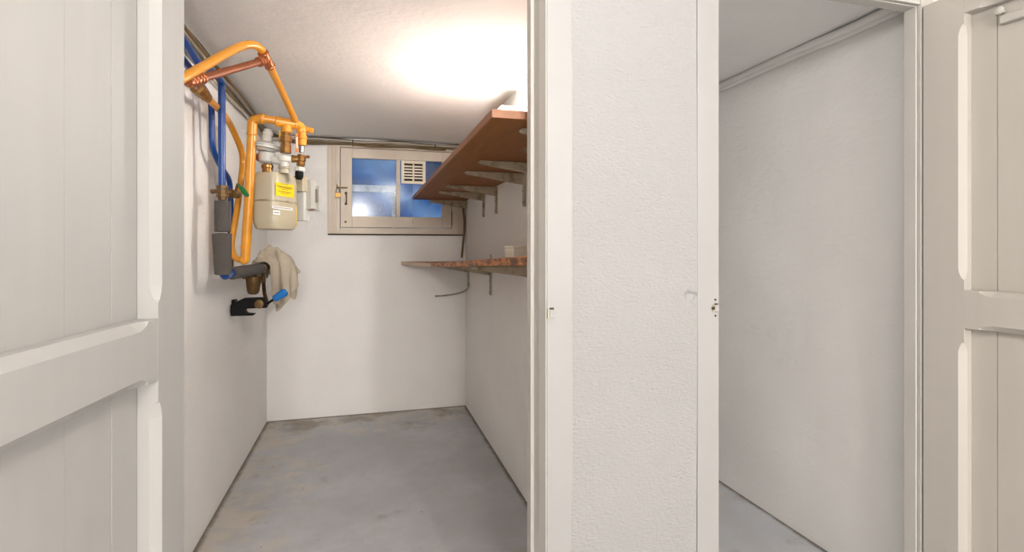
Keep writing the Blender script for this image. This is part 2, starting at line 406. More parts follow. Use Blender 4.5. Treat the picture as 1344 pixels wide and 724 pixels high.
# pier, with a small chipped hole near its right edge
PX0, PX1 = 0.525, 0.908
hc = at(906, 389, Y=YF); hr = 0.021
pm = MB(); vs, fs = [], []; nu, nv = 120, 560
for j in range(nv + 1):
    for i in range(nu + 1):
        x = PX0 + (PX1 - PX0) * i / nu; z = HZ * j / nv
        vs.append([x, YF + 0.0018 * math.sin(9 * x) * math.sin(4 * z), z])
cells = set()
for j in range(nv):
    for i in range(nu): k = j * (nu + 1) + i; fs.append((k, k + 1, k + nu + 2, k + nu + 1))
for p in vs:                                   # dent
    d = math.hypot(p[0] - hc.x, p[2] - hc.z)
    a_ = math.atan2(p[2] - hc.z, p[0] - hc.x); rr_ = hr * (0.95 + .16 * math.sin(3 * a_ + 1) + .08 * math.sin(7 * a_))
    if d < rr_: p[1] += 0.008 * min(1, (1 - d / rr_) * 2.5)
k = len(vs); vs += [(PX0, YR, 0), (PX1, YR, 0), (PX1, YR, HZ), (PX0, YR, HZ)]; W = nu + 1
fs += [tuple(list(range(W))[::-1] + [k, k + 1]), tuple([j * W + nu for j in range(nv + 1)][::-1] + [k + 1, k + 2]),
       tuple([nv * W + i for i in range(nu, -1, -1)][::-1] + [k + 2, k + 3]), tuple([j * W for j in range(nv, -1, -1)][::-1] + [k + 3, k]), (k + 3, k + 2, k + 1, k)]
S(pm.add(vs, fs).build('wall_pier', 'pier_plaster', smooth=True), 'rough white plastered pier between the two door openings', 'wall')
S(MB().box(OL1 + .085, OR0 - .03, YR + .002, YR + .05, 0, 2.3).build('wall_pier_back', 'closet_plaster'), 'rear face of the pier between the openings', 'wall')
# return walls joining the pier to the partition
S(MB().box(XR + .002, XR + .084, YR + .05, YB - .5, 0, 2.2).build('wall_partition', 'side_plaster'), 'partition wall between the small room and the cupboard', 'wall')

# door frames (timber trims), each a profile run up the opening
def trim(name, poly, z0, z1, m, label):
    return S(MB().prism(poly, z0, z1).build(name, m, bevel=0.0022, bseg=2), label, 'door frame')
t1 = trim('trim_1', [(0.4562, YF - .0012), (PX0 + .004, YF - .0012), (PX0 + .004, YR), (0.4562, YR)], 0, HZ, 'frame_paint',
     'smooth flat white board at the left edge of the pier')
trim('trim_8', [(0.4560, YF), (0.4560, 1.42), (0.439, 1.42), (0.439, 1.384), (0.4485, 1.384), (0.4475, 1.34), (0.4530, 1.306), (0.4530, YF)], 0, HZ, 'frame_paint_lightened',
     'moulded pale door lining at the left edge of the pier')
t2 = trim('trim_2', [(PX1 + .0008, YF - .002), (PX1 + .0008, YR), (OR0, YR), (OR0, YF - .002)], 0, HZ, 'frame_paint',
     'flat white door post at the right edge of the pier')
t3 = trim('trim_3', [(OR1, YF), (OR1, 1.311), (OR1 + .003, 1.3125), (OR1 + .003, 1.3145), (OR1 - .002, 1.316), (OR1 - .002, 1.356), (OR1 + .054, 1.356), (OR1 + .054, YF)], 0, HEAD + .07, 'frame_paint_lightened',
     'narrow white hinge post of the right-hand cupboard door')
t4 = trim('trim_4', [(OL0, YF), (OL0, 1.341), (OL0 + .008, 1.341), (OL0 + .008, 1.39), (OL0 - .068, 1.39), (OL0 - .068, YF)], 0, HEAD + .07, 'frame_paint_lightened',
     'white hinge post hidden behind the open left door')
def head(name, x0, x1, y1, label):
    o = MB().prism([(YF, HEAD), (1.311, HEAD), (1.3125, HEAD + .003), (1.3145, HEAD + .003), (1.316, HEAD - .002), (y1, HEAD - .002), (y1, HEAD + .074), (YF, HEAD + .074)], x0, x1, 'x').build(name, 'frame_paint_lightened', bevel=0.002)
    return S(o, label, 'door frame')
head('trim_5', OR0 + .001, OR1 - .0025, 1.356, 'white head board over the right-hand cupboard opening')
head('trim_6', OL0 + .009, OL1 - .024, 1.39, 'white head board over the left door opening')
# cornice strip along the cupboard wall
cp = [at(942, 118, X=XW - .012), at(1040, 74, X=XW - .012), at(1110, 45, X=XW - .012), at(1187, 10, X=XW - .012)]
o = MB()
pts = spline([(p.x, p.y, p.z) for p in [cp[0] + (cp[0] - cp[1]) * 1.6] + cp], 6)
o.tube([Vector((XW - .010, p.y, p.z - .004)) for p in pts], 0.012, 10); o.tube([Vector((XW - .022, p.y, p.z + .013)) for p in pts], 0.016, 12)
S(o.build('trim_7', 'side_plaster', smooth=True), 'white painted pipe-like moulding where cupboard wall meets ceiling', 'moulding')

# strike plates / keeps on the posts
def keep(name, parent, c, w, h, hole, label):
    m = MB().box(c.x - w/2, c.x + w/2, YF - .009, YF + .001, c.z - h/2, c.z + h/2)
    k = m.build(name, 'frame_paint', parent, bevel=0.002); k['label'] = label
    g = MB().box(c.x - w * .36, c.x + w * .36, YF - .007, YF - .0006, c.z + h/2 + .0003, c.z + h/2 + .004)
    g.build('latch_slot', 'gap_dark', k)
    g = MB().box(c.x - w * .5 - .004, c.x - w * .5, YF - .006, YF - .0006, c.z - h * .55, c.z + h * .5); g.build('latch_slot', 'bracket_paint', k)
    return k
keep('latch_keep', t1, at(723.5, 411, Y=YF), 0.014, 0.022, 1, 'white painted latch keep')
k2 = keep('latch_keep', t2, at(939, 404, Y=YF), 0.013, 0.020, 1, 'white painted latch keep with dark hole')
c = at(936, 404, Y=YF); MB().lathe((c.x - .003, YF - .004, c.z), (0, -1, 0), [(0, .0048), (.002, .0048)], 14).build('latch_hole', 'gap_dark', k2, smooth=True)
for (u, v) in ((938, 393), (938, 414)):
    c = at(u, v, Y=YF); MB().lathe((c.x, YF - .0032, c.z), (0, -1, 0), [(0, .0032), (.0015, .0028)], 8).build('screw_hole', 'gap_dark', k2)

# ------------------------------------------------------------------ panelled doors
def bar(L, wd, th, prof, axis):
    """bar along its length s with chamfers c0 (low side) / c1 (high side) on the front edges; prof = [(s, c0, c1)]"""
    vs, fs = [], []; e = 3e-4
    for s, c0, c1 in prof:
        c0 = max(c0, e); c1 = max(c1, e)
        for a, d in ((0, -th), (wd, -th), (wd, -c1), (wd - c1, 0), (c0, 0), (0, -c0)):
            vs.append((a, d, s))
    n = len(prof)
    for i in range(n - 1):
        for k in range(6): fs.append((i*6 + k, i*6 + (k+1) % 6, i*6 + 6 + (k+1) % 6, i*6 + 6 + k))
    fs += [tuple(range(6))[::-1], tuple(range((n-1)*6, n*6))]
    return vs, fs
def stops(a, b, c, which, ins=0.05):
    """chamfer run from a+ins to b-ins with lamb's-tongue ends"""
    out = []
    for s, k in ((ins - .014, 0), (ins - .008, .45), (ins - .002, .62), (ins + .006, .8), (ins + .02, 1)):
        out.append((a + s, c * k))
    for s, k in ((ins + .02, 1), (ins + .006, .8), (ins - .002, .62), (ins - .008, .45), (ins - .014, 0)):
        out.append((b - s, c * k))
    return [(s, v if which == 0 else 0, v if which == 1 else 0) for s, v in out]
RAIL0, RAIL1 = 0.992, 1.112
def make_door(name, loc, ang, sgn, paint, board_paint, rail, first, pitch, label, toprail=0.075):
    """sgn = +1: face towards local +y; -1: towards local -y. local x runs from the hinge edge"""
    H0, H1, WD, TH, SW, CH = 0.008, 2.038, 0.785, 0.037, 0.115, 0.016
    root = empty(name, loc, ang, label, 'door', kind='structure')
    R0, R1 = rail
    def put(nm, vs, fs, m, x0, z0, rot):
        # rot False: bar stands up (a=x, s=z); True: bar lies (s=x, a=z)
        P = [((x0 + s) if rot else (x0 + a), d * sgn, (z0 + a) if rot else (z0 + s)) for a, d, s in vs]
        return MB().add(P, fs).build(nm, m, root, world=False, bevel=0.0008, bseg=1, angle=0.9)
    zb, zt = H0 + .19, H1 - toprail
    def stile_prof(which):
        return [(0, 0, 0)] + stops(zb - H0, R0 - H0, CH, which, .055) + stops(R1 - H0, zt - H0, CH, which, .045) + [(H1 - H0, 0, 0)]
    vs, fs = bar(0, SW, TH, stile_prof(1), 'z'); put('stile', vs, fs, paint, 0, H0, False)
    vs, fs = bar(0, SW, TH, stile_prof(0), 'z'); put('stile', vs, fs, paint, WD - SW, H0, False)
    LW = WD - 2 * SW - .0006
    def rail_(z0, z1, lo, hi):
        prof = [(0, 0, 0)]; a = stops(0, LW, CH, 0, .05); prof += [(s, c if lo else 0, c if hi else 0) for s, c, _ in a] + [(LW, 0, 0)]
        vs, fs = bar(0, z1 - z0, TH, prof, 'x'); put('rail', vs, fs, paint, SW + .0003, z0, True)
    rail_(H0, zb, False, True); rail_(R0, R1, True, True); rail_(zt, H1, True, False)
    xs = [0.004]; x = first
    while x < WD - .02: xs.append(x); x += pitch
    xs.append(WD - .004)
    for i in range(len(xs) - 1):
        g = 0.0009
        y0, y1 = sorted(((-TH - .001 - (0.0008 if i % 2 else 0)) * sgn, (-TH - .019) * sgn))
        MB().box(xs[i] + g, xs[i+1] - g, y0, y1, H0 + .002, H1 - .002).build('board', board_paint, root, world=False)
    return root
aL = math.atan2(-0.9953, -0.0975)
d1 = make_door('door_1', (-0.379, 1.288, 0), aL, 1, 'door_paint', 'door_paint', (RAIL0, RAIL1), 1.288 - 1.0895, 0.127, 'open white panelled door on the left with stopped chamfers')
aR = math.atan2(-0.9958, 0.0916)
d2 = make_door('door_2', (1.753, 1.293, 0), aR, -1, 'door_paint_cream', 'door_paint_worn', (1.004, 1.12), 1.293 - 1.1138, 0.127, 'open cream panelled door on the far right with coat rail', toprail=0.07)
# coat rail on the boards of the right door (near the upper edge of the photo)
p0 = at(1327, 21, X=1.765); p0 = Vector((1.793, 1.09, 1.945))
def on_door2(xl, y, z): return d2.matrix_basis @ Vector((xl, y, z))
d2.matrix_basis = Matrix.Translation(d2.location) @ Matrix.Rotation(aR, 4, 'Z')
tb = MB().box(0.192, 0.52, 0.020, 0.037, 1.905, 1.93).build('coat_rail', 'door_paint_cream', d2, world=False, bevel=0.003)
for xx in (0.196, 0.36, 0.50):
    MB().lathe((xx, 0.037, 1.943), (0, -1, 0), [(0, .006), (.016, .006), (.019, .0105), (.024, .012), (.029, .0105), (.031, .004)], 14).build('peg', 'door_paint_cream', d2, smooth=True, world=False)

# ------------------------------------------------------------------ window in the back wall
SX0, SX1, SZ0, SZ1 = -0.18, 0.648, 1.403, 1.996      # sash
GL = (-0.099, 0.225, 1.487, 1.922); GR = (0.254, 0.576, 1.487, 1.922)
win = empty('window_1', (0.24, YB, WZ0), 0, 'small two-pane white wooden cellar window with blue dusk light', 'window', kind='structure')
fr = MB()
fr.box(WX0, SX0 - .004, YB - .018, YB + .07, WZ0, WZ1); fr.box(SX1 + .004, WX1, YB - .018, YB + .07, WZ0, WZ1)
fr.box(SX0 - .004, SX1 + .004, YB - .018, YB + .07, WZ0, SZ0 - .003); fr.box(SX0 - .004, SX1 + .004, YB - .018, YB + .07, SZ1 + .003, WZ1)
fo = fr.build('window_frame', 'window_paint', win, bevel=0.0015, bseg=1)
for x in (WX0 + .03, WX0 + .052, SX1 + .045, SX1 + .066):        # mouldings on the frame sides
    MB().box(x, x + .011, YB - .024, YB - .0182, WZ0 + .003, WZ1 - .004).build('bead', 'window_paint', fo, bevel=0.002, bseg=1)
MB().box(WX0 + .0, WX1, YB - .0175, YB + .06, WZ0 - .010, WZ0 - .001).build('sill_gap', 'gap_dark', win)
MB().box(SX0 - .0035, SX1 + .0035, YB + .055, YB + .06, SZ0 - .0025, SZ1 + .0025).v  # (gap stays open)
sa = MB(); y0, y1 = YB - .014, YB + .028
sa.box(SX0, GL[0], y0, y1, SZ0, SZ1); sa.box(GR[1], SX1, y0, y1, SZ0, SZ1)
so = sa.build('sash_stile', 'window_paint', win, bevel=0.002, bseg=1)
MB().box(GL[0] + .0005, GR[1] - .0005, y0, y1, SZ0, GL[2]).build('sash_rail', 'window_paint', win, bevel=0.002, bseg=1)
MB().box(GL[0] + .0005, GR[1] - .0005, y0, y1, GL[3], SZ1).build('sash_rail', 'window_paint', win, bevel=0.002, bseg=1)
MB().box(GL[1], GR[0], y0 + .003, y1 - .002, GL[2] + .0005, GL[3] - .0005).build('mullion', 'window_paint', win, bevel=0.002, bseg=1)
for g in (GL, GR):
    MB().box(g[0] + .0006, g[1] - .0006, YB + .012, YB + .016, g[2] + .0006, g[3] - .0006).build('pane', 'dusty_glass', win)
# ventilation grille in the right pane
gx0, gx1, gz0, gz1 = 0.262, 0.447, 1.742, 1.920
gr = MB(); y0, y1 = YB - .016, YB + .004
gr.box(gx0, gx0 + .022, y0, y1, gz0, gz1); gr.box(gx1 - .022, gx1, y0, y1, gz0, gz1)
gr.box(gx0 + .022, gx1 - .022, y0, y1, gz0, gz0 + .022); gr.box(gx0 + .022, gx1 - .022, y0, y1, gz1 - .022, gz1)
mx = (gx0 + gx1) / 2; gr.box(mx - .006, mx + .006, y0, y1, gz0 + .022, gz1 - .022)
g = gr.build('vent_grille', 'grille_plastic', win, bevel=0.0015, bseg=1); g['label'] = 'cream plastic ventilation grille'
nsl = 6; ph = (gz1 - gz0 - .044) / nsl
for i in range(1, nsl):
    z = gz0 + .022 + ph * i
    for (a, b) in ((gx0 + .022, mx - .006), (mx + .006, gx1 - .022)):
        MB().box(a, b, y0 + .001, y1 - .004, z - .0058, z + .0058).build('slat', 'grille_plastic', g)
MB().box(gx0 + .015, gx1 - .015, YB + .0045, YB + .0075, gz0 + .015, gz1 - .015).build('insect_mesh', 'gap_dark', g)
cd = [at(542.5, v, Y=YB - .02) for v in (242, 255, 270, 288)]
MB().tube([(p.x, YB - .0165, p.z) for p in cd], 0.0016, 6).build('pull_cord', 'cable_pale', g)
MB().lathe((cd[-1].x, YB - .0165, cd[-1].z), (0, 0, -1), [(0, .003), (.008, .006), (.02, .006), (.024, .002)], 10).build('cord_knob', 'window_paint', g, smooth=True)
# hasp, latch handle and old screw stubs on the sash
hp = at(447, 246, Y=YB - .02)
hs = MB().box(hp.x - .03, hp.x + .05, YB - .022, YB - .0185, hp.z - .006, hp.z + .006); hs.tube([(hp.x - .024, YB - .02, hp.z), (hp.x - .024, YB - .036, hp.z)], .0035, 8)
hs.tube([(hp.x - .024, YB - .036, hp.z), (hp.x - .024, YB - .036, hp.z + .022)], .003, 8)
for dx in (.02, .04): hs.lathe((hp.x + dx, YB - .022, hp.z), (0, -1, 0), [(0, .006), (.004, .005)], 8)
hs.build('hasp', 'old_brass', win)
lh = [at(454, v, Y=YB - .03) for v in (253, 258, 263, 267)]
m = MB().tube(spline([(lh[0].x, YB - .015, lh[0].z), (lh[0].x + .004, YB - .034, lh[1].z + .01), (lh[0].x + .004, YB - .036, lh[2].z), (lh[3].x, YB - .015, lh[3].z)], 5), .0045, 8)
for q in (lh[0], lh[3]): m.lathe((q.x, YB - .014, q.z), (0, -1, 0), [(0, .011), (.004, .009)], 10)
m.build('pull_handle', 'old_brass', win, smooth=True)
q = at(453.5, 291, Y=YB - .015); MB().lathe((q.x, YB - .0145, q.z), (0.3, -1, .2), [(0, .009), (.006, .007), (.01, .003)], 9).build('screw_stub', 'old_brass', win)
MB().box(0.6515 - .003, 0.6515 + .003, YB - .0185, YB - .012, 1.425, 1.535).build('gap_filler', 'gap_dark', win)
# padlock hanging from the hasp
pk = at(443.5, 255.5, Y=YB - .03); pl = empty('padlock', (pk.x, YB - .033, pk.z - .02), 0, 'small brass padlock hanging from the window hasp', 'padlock')
MB().box(pk.x - .020, pk.x + .020, YB - .040, YB - .026, pk.z - .020, pk.z + .016).build('lock_body', 'padlock_brass', pl, bevel=.003)
MB().tube(fillet([(pk.x - .012, YB - .033, pk.z + .014), (pk.x - .012, YB - .033, pk.z + .046), (pk.x + .012, YB - .033, pk.z + .046), (pk.x + .012, YB - .033, pk.z + .014)], .012), .0032, 8).build('shackle', 'steel', pl, smooth=True)

# outside: light well with a white casement standing behind the glass
lw = MB(); lw.box(-1.6, 2.4, 5.30, 5.40, 0.8, 1.42); lw.box(-1.6, 2.4, YB + .25, 5.30, 0.8, 0.9); lw.box(0.80, 0.9, YB + .25, 5.30, 0.9, 2.6)
S(lw.build('wall_light_well', 'outside_render'), 'grey light-well wall seen dimly through the window panes', 'wall')
oc = empty('outer_casement', (0.05, YB + .19, WZ0), 0, 'white outer casement bars seen through the dusty left pane', 'window')
yo = YB + .17
MB().box(WX0 + .0, .233, yo, yo + .035, 1.690, 1.744).build('casement_rail', 'outside_white', oc, bevel=.004)
MB().box(.199, .233, yo, yo + .035, WZ0 + .001, 1.6895).build('casement_stile', 'outside_white', oc, bevel=.004)

# ------------------------------------------------------------------ shelves, brackets, lamp
SB = 1.620                                   # underside of the upper shelf
us = empty('wall_shelf', (0.55, 2.8, SB), 0, 'long brown upper wooden shelf on metal brackets', 'shelf')
bx0, bx1, by0, by1 = 0.345, 0.757, 1.452, 4.085
MB().box(bx0 + .003, bx1, by0 + .003, by1, SB, SB + .024).build('shelf_board', 'shelf_wood', us, bevel=.0015, bseg=1)
MB().box(bx0, bx0 + .0029, by0, by1, SB + .0005, SB + .0238).build('edge_band', 'shelf_edge', us)
MB().box(bx0 + .0031, bx1, by0, by0 + .0029, SB + .0005, SB + .0238).build('edge_band', 'shelf_edge', us)
def bracket(Y, z, arm, drop, label, group, rise=0.0, th=0.026):
    root = empty('shelf_bracket', (XR, Y, z - drop), 0, label, 'bracket', group)
    x1 = XR - .002
    # arm: tapered steel-channel profile, deep at the wall, rounded at the tip
    poly = [(XR - arm, z - .010), (XR - arm + .012, z - .016), (x1, z - .058), (x1, z - .0015), (XR - arm + .006, z - .0015), (XR - arm, z - .005)]
    MB().prism(poly, Y - th/2, Y + th/2, 'y').build('bracket_arm', 'bracket_paint', root, bevel=.002, bseg=1)
    MB().box(x1 - .010, x1, Y - th/2, Y + th/2, z - drop, z - .0585).build('bracket_upright', 'bracket_paint', root, bevel=.002, bseg=1)
    if rise: MB().box(x1 - .004, x1, Y - th/2, Y + th/2, z - .001, z + rise).build('bracket_tongue', 'bracket_paint', root)
    for zz in (z - drop + .018, z - .09):
        MB().lathe((x1 - .010, Y, zz), (-1, 0, 0), [(0, .006), (.003, .005), (.004, .002)], 8).build('screw', 'steel', root)
    return root
for Y, lab in ((1.56, 'bracket nearest the door under the brown upper shelf'), (2.18, 'second bracket from the door under the upper shelf'),
               (2.50, 'third bracket from the door under the upper shelf'), (3.08, 'fourth bracket from the door under the upper shelf'),
               (3.43, 'fifth bracket from the door under the upper shelf')):
    bracket(Y, SB, 0.305, 0.165, lab, 'brackets under the upper shelf')
b = MB().prism([(0.473, SB - .012), (0.485, SB - .022), (XR - .004, SB - .062), (XR - .004, SB - .0015), (0.476, SB - .0015)], 4.055, 4.082, 'y').build('shelf_batten', 'bracket_paint', bevel=.002, bseg=1)
tag(b, 'olive-grey batten under the window end of the upper shelf', 'batten')
# scraped patch of old tape under the shelf
t = MB(); rr = random.Random(3)
for i in range(9):
    x0 = .56 + rr.random() * .03; x1 = x0 + .06 + rr.random() * .09; y = 1.84 + i * .012; z = SB - .0006 - .0007 * (i % 3)
    t.add([(x0, y, z), (x1, y + .012 + rr.random() * .02, z - rr.random() * .006), (x1, y + .022 + rr.random() * .02, z), (x0, y + .008, z)], [(0, 1, 2, 3)])
to = t.build('tape_remnant', 'cable_pale', us); to['label'] = 'shredded remnant of tape'

# lower shelf: board slightly tilted, wider at the far end
ls = empty('wall_shelf', (0.6, 2.8, 1.15), 0, 'worn orange-brown lower wooden shelf with peeling edge', 'shelf')
def lz(y): return 1.118 + max(0, (3.62 - y)) / (3.62 - 1.45) * 0.082
pl_ = [(0.265, 4.112), (0.430, 3.62), (0.448, 1.45), (0.757, 1.45), (0.757, 3.62), (0.757, 4.112)]
TH = 0.026
vs = [(x, y, lz(y)) for x, y in pl_] + [(x, y, lz(y) + TH) for x, y in pl_]
MB().add(vs, [(0, 1, 4, 5), (1, 2, 3, 4), (6, 11, 10, 7), (7, 10, 9, 8), (0, 6, 7, 1), (1, 7, 8, 2), (2, 8, 9, 3), (3, 9, 10, 4), (4, 10, 11, 5), (5, 11, 6, 0)]).build('shelf_board', 'worn_wood', ls, bevel=.002, bseg=1)
e = MB(); n = (Vector((pl_[1][0] - pl_[0][0], pl_[1][1] - pl_[0][1], 0))).normalized(); nx = Vector((n.y, -n.x, 0)) * -1
if nx.x > 0: nx = -nx
a, b2 = Vector((pl_[0][0], pl_[0][1], 0)) + nx * .0005, Vector((pl_[1][0], pl_[1][1], 0)) + nx * .0005
e.add([a + Vector((0, 0, lz(4.1) + .001)), b2 + Vector((0, 0, lz(3.62) + .001)), b2 + Vector((0, 0, lz(3.62) + TH - .001)), a + Vector((0, 0, lz(4.1) + TH - .001)),
       a + nx * .002 + Vector((0, 0, lz(4.1) + .001)), b2 + nx * .002 + Vector((0, 0, lz(3.62) + .001)), b2 + nx * .002 + Vector((0, 0, lz(3.62) + TH - .001)), a + nx * .002 + Vector((0, 0, lz(4.1) + TH - .001))],
      [(0,1,2,3), (4,7,6,5), (0,4,5,1), (1,5,6,2), (2,6,7,3), (3,7,4,0)])
e.build('edge_strip', 'bare_edge', ls)['label'] = 'pale painted end edge'
bracket(3.97, lz(3.97), 0.24, 0.17, 'bracket in the far corner under the lower shelf', 'brackets under the lower shelf')
bracket(3.23, lz(3.23), 0.24, 0.18, 'middle bracket under the lower shelf with its upright showing', 'brackets under the lower shelf', rise=.075)
bracket(2.33, lz(2.33), 0.305, 0.17, 'bracket nearest the door under the lower shelf', 'brackets under the lower shelf')
# pale box standing on the lower shelf
bo = empty('storage_box', (0.60, 1.95, lz(1.95) + TH), 0, 'small cream box on the lower shelf beside the door post', 'box')
zb0 = lz(1.85) + TH + .0015
MB().box(0.522, 0.66, 1.86, 1.98, zb0, zb0 + .036).build('box_body', 'carton', bo, bevel=.002, bseg=1)
MB().box(0.520, 0.662, 1.858, 1.982, zb0 + .0365, zb0 + .046).build('box_lid', 'carton', bo, bevel=.002, bseg=1)

# globe lamp on the right wall above the shelf
la = empty('wall_lamp', (XR, 2.44, 1.835), 0, 'glowing white globe wall lamp above the upper shelf', 'lamp')
MB().lathe((XR - .001, 2.44, 1.835), (-1, 0, 0), [(0, .045), (.012, .045), (.018, .036), (.03, .034), (.034, .03)], 20).build('lamp_base', 'meter_white', la, smooth=True)
MB().tube([(XR - .03, 2.44, 1.835), (XR - .09, 2.44, 1.835), (XR - .125, 2.44, 1.822)], .010, 10).build('lamp_arm', 'meter_white', la, smooth=True)
MB().sphere((XR - .165, 2.44, 1.795), 0.050, 20, 12).build('lamp_globe', 'lamp_globe', la, smooth=True)
lb = MB().box(0.655, XR - .002, 2.56, 2.80, SB + .0255, 1.968).build('storage_box', 'meter_white', bevel=.003)
tag(lb, 'tall white box on the upper shelf beside the lamp', 'box')

# ------------------------------------------------------------------ pipes and gas equipment
def ring(mb, p, d, r, w):
    d = Vector(d).normalized(); mb.lathe(Vector(p) - d * w / 2, d, [(0, r * .9), (w * .2, r), (w * .8, r), (w, r * .9)], 18)

gp = empty('gas_pipework', (-0.5, 2.4, 1.19), 0, 'orange gas pipework with copper bypass bending over the meter', 'pipe')
R1, R2, R3 = 0.0142, 0.0140, 0.0205
# upper loop
loop = [at(236, 104, t=1.46), at(248, 98, t=1.50), at(272, 84.5, t=1.60), at(295, 71, t=1.69), at(316, 61, t=1.78), at(331, 58.5, t=1.83), at(342, 64, t=1.87), at(349, 76, t=1.90), at(355, 89, t=1.95), at(371, 122, t=2.18), at(387, 157, t=2.44)]
MB().tube(spline(loop, 7), R1, 16).build('pipe', 'orange_paint', gp, smooth=True)
# copper bypass with capillary tees
ca, cb = at(250, 107, t=1.51), at(350, 78.5, t=1.905)
cd_ = (cb - ca).normalized()
MB().tube([ca, ca.lerp(cb, .5), cb], 0.0120, 14).build('copper_pipe', 'copper_pipe', gp, smooth=True)
for (p, s) in ((ca, 1), (cb, -1)):
    m = MB(); m.tube([p - cd_ * .012 * s, p + cd_ * .055 * s], .0145, 14)
    for q in (.006, .022, .040, .054): ring(m, p + cd_ * q * s, cd_, .0172, .009)
    if s > 0: m.build('copper_tee', 'copper', gp, smooth=True)
ld = (loop[8] - loop[6]).normalized(); m.tube([cb - ld * .03, cb + ld * .03], .0168, 14); ring(m, cb - ld * .03, ld, .019, .010); ring(m, cb + ld * .03, ld, .019, .010)
m.build('copper_tee', 'copper', gp, smooth=True)
# link from the near joint back to the brass cone
br0 = at(258, 114, t=1.95); br1 = at(273, 130, t=2.06)
MB().tube([ca - cd_ * .01, ca.lerp(br0, .5) + Vector((0, 0, .004)), br0], .011, 12).build('copper_pipe', 'copper_pipe', gp, smooth=True)
dd = (br1 - br0)
MB().lathe(br0, dd, [(f * dd.length, r) for f, r in ((-.06, .016), (0, .0255), (.42, .0245), (.52, .0185), (.60, .0205), (.74, .0205), (.78, .016), (1.0, .0155))], 10).build('brass_union', 'brass', gp)
wallpipe = [br1, at(285, 141, t=2.20), at(299, 158, t=2.38), at(309, 178, t=2.48), at(316.5, 197, t=2.54), at(318.5, 214, t=2.56), at(316, 240, t=2.54), at(309.5, 285, t=2.49), at(304, 318, t=2.46), at(305.5, 332, t=2.45), at(311, 339.5, t=2.44), at(320, 341, t=2.43)]
MB().tube(spline(wallpipe, 7), R2, 16).build('pipe', 'orange_paint', gp, smooth=True)
# thick riser, elbow and top header
e0, e1 = at(320.5, 341, t=2.42), at(331.5, 157, t=2.40)
rt = at(327, 258, t=2.41)
hd0, hd1 = at(344, 155.5, t=2.40), at(391, 163, t=2.47)
MB().tube(fillet([e0 + Vector((-.012, 0, -.002)), e0 + Vector((.004, 0, .0)), rt, e1, hd0], .045, 9), R3, 18).build('riser', 'orange_paint', gp, smooth=True)
m = MB(); ring(m, at(322, 325, t=2.42), (rt - e0), R3 * 1.12, .012); m.build('weld_collar', 'orange_paint', gp, smooth=True)
m = MB(); ring(m, at(330.5, 176, t=2.40), (e1 - rt), R3 * 1.10, .010); m.build('weld_collar', 'orange_paint', gp, smooth=True)
hdir = (hd1 - hd0).normalized()
MB().tube([hd0 - hdir * .01, hd1], .0185, 16).build('header_pipe', 'orange_paint', gp, smooth=True)
m = MB(); ring(m, hd0, hdir, .0262, .014); m.build('weld_collar', 'orange_paint', gp, smooth=True)
m = MB(); tee = at(376.5, 161.5, t=2.445)
m.tube([tee - hdir * .042, tee + hdir * .040], .0232, 16); ring(m, tee - hdir * .042, hdir, .0272, .013); ring(m, tee + hdir * .040, hdir, .0250, .012)
m.lathe(tee, (0, 0, -1), [(0, .021), (.02, .0225), (.034, .0235), (.042, .0235), (.046, .017)], 16)
m.build('tee_fitting', 'orange_paint', gp, smooth=True)
el = at(395.5, 169, t=2.50); eb = at(397, 191, t=2.50)
m = MB().tube(fillet([hd1 - hdir * .01, el + Vector((0, 0, .012)), el + Vector((0.004, 0, -.02)), eb], .03, 6), .019, 16)
ring(m, el + Vector((.002, 0, -.004)), (0.1, 0, -1), .0245, .03); ring(m, at(397, 181, t=2.5), (0, 0, 1), .0225, .012)
pd = Vector((0.9, -0.1, -.12)); m.tube([el, el + pd * .042], .0125, 12); ring(m, el + pd * .030, pd, .0145, .01); m.lathe(el + pd * .040, pd, [(0, .0135), (.016, .0135), (.019, .011)], 6)
m.build('elbow_tee', 'orange_paint', gp, smooth=True)
# brass union below the header, yellow cock behind it
m = MB(); ub = at(375, 201, t=2.445); m.lathe(ub, (0, 0, 1), [(0, .0245), (.03, .0240), (.040, .0235), (.041, .0215), (.052, .0215), (.053, .0265), (.078, .0265), (.080, .019), (.105, .019)], 8)
m.build('brass_union', 'brass', gp)
m = MB().box(-.004, .004, -.007, .007, -.03, .03); yc = at(367.5, 179, t=2.47); m.v = [tuple(Vector(v) + yc) for v in m.v]; m.tube([yc, yc + Vector((.02, 0, 0))], .006, 8)
m.build('cock_handle', 'handle_yellow', gp, bevel=.002)
# right-hand brass cock with white nut and black hose collar
ct = at(396, 192, t=2.50)
MB().lathe(ct, (-.05, 0, -1), [(0, .012), (.030, .012)], 14).build('nipple', 'steel', gp, smooth=True)
vb = at(395.5, 203, t=2.50)
m = MB().lathe(vb, (-.06, 0, -1), [(0, .017), (.012, .018), (.013, .0215), (.03, .0215), (.034, .017), (.045, .020), (.056, .016)], 8)
m.tube([vb + Vector((-.002, 0, -.02)), vb + Vector((-.036, -.004, -.022))], [.015, .017], 12); m.lathe(vb + Vector((-.034, -.004, -.022)), (-1, -.1, 0), [(0, .019), (.007, .019), (.010, .012)], 10)
m.tube([vb + Vector((0.0, 0, -.012)), vb + Vector((.03, 0, -.008))], .006, 8); m.sphere(vb + Vector((.03, 0, -.008)), .008, 8, 6)
m.build('gas_cock', 'brass', gp)
hn = at(393.5, 219, t=2.50)
MB().lathe(hn, (-.06, 0, -1), [(0, .018), (.006, .0235), (.018, .0235), (.022, .018)], 8).build('hose_nut', 'meter_white', gp)
MB().lathe(at(393, 224.5, t=2.50), (-.04, 0, -1), [(0, .018), (.01, .0195), (.028, .0185), (.040, .012)], 14).build('hose_collar', 'black_plastic', gp, smooth=True)
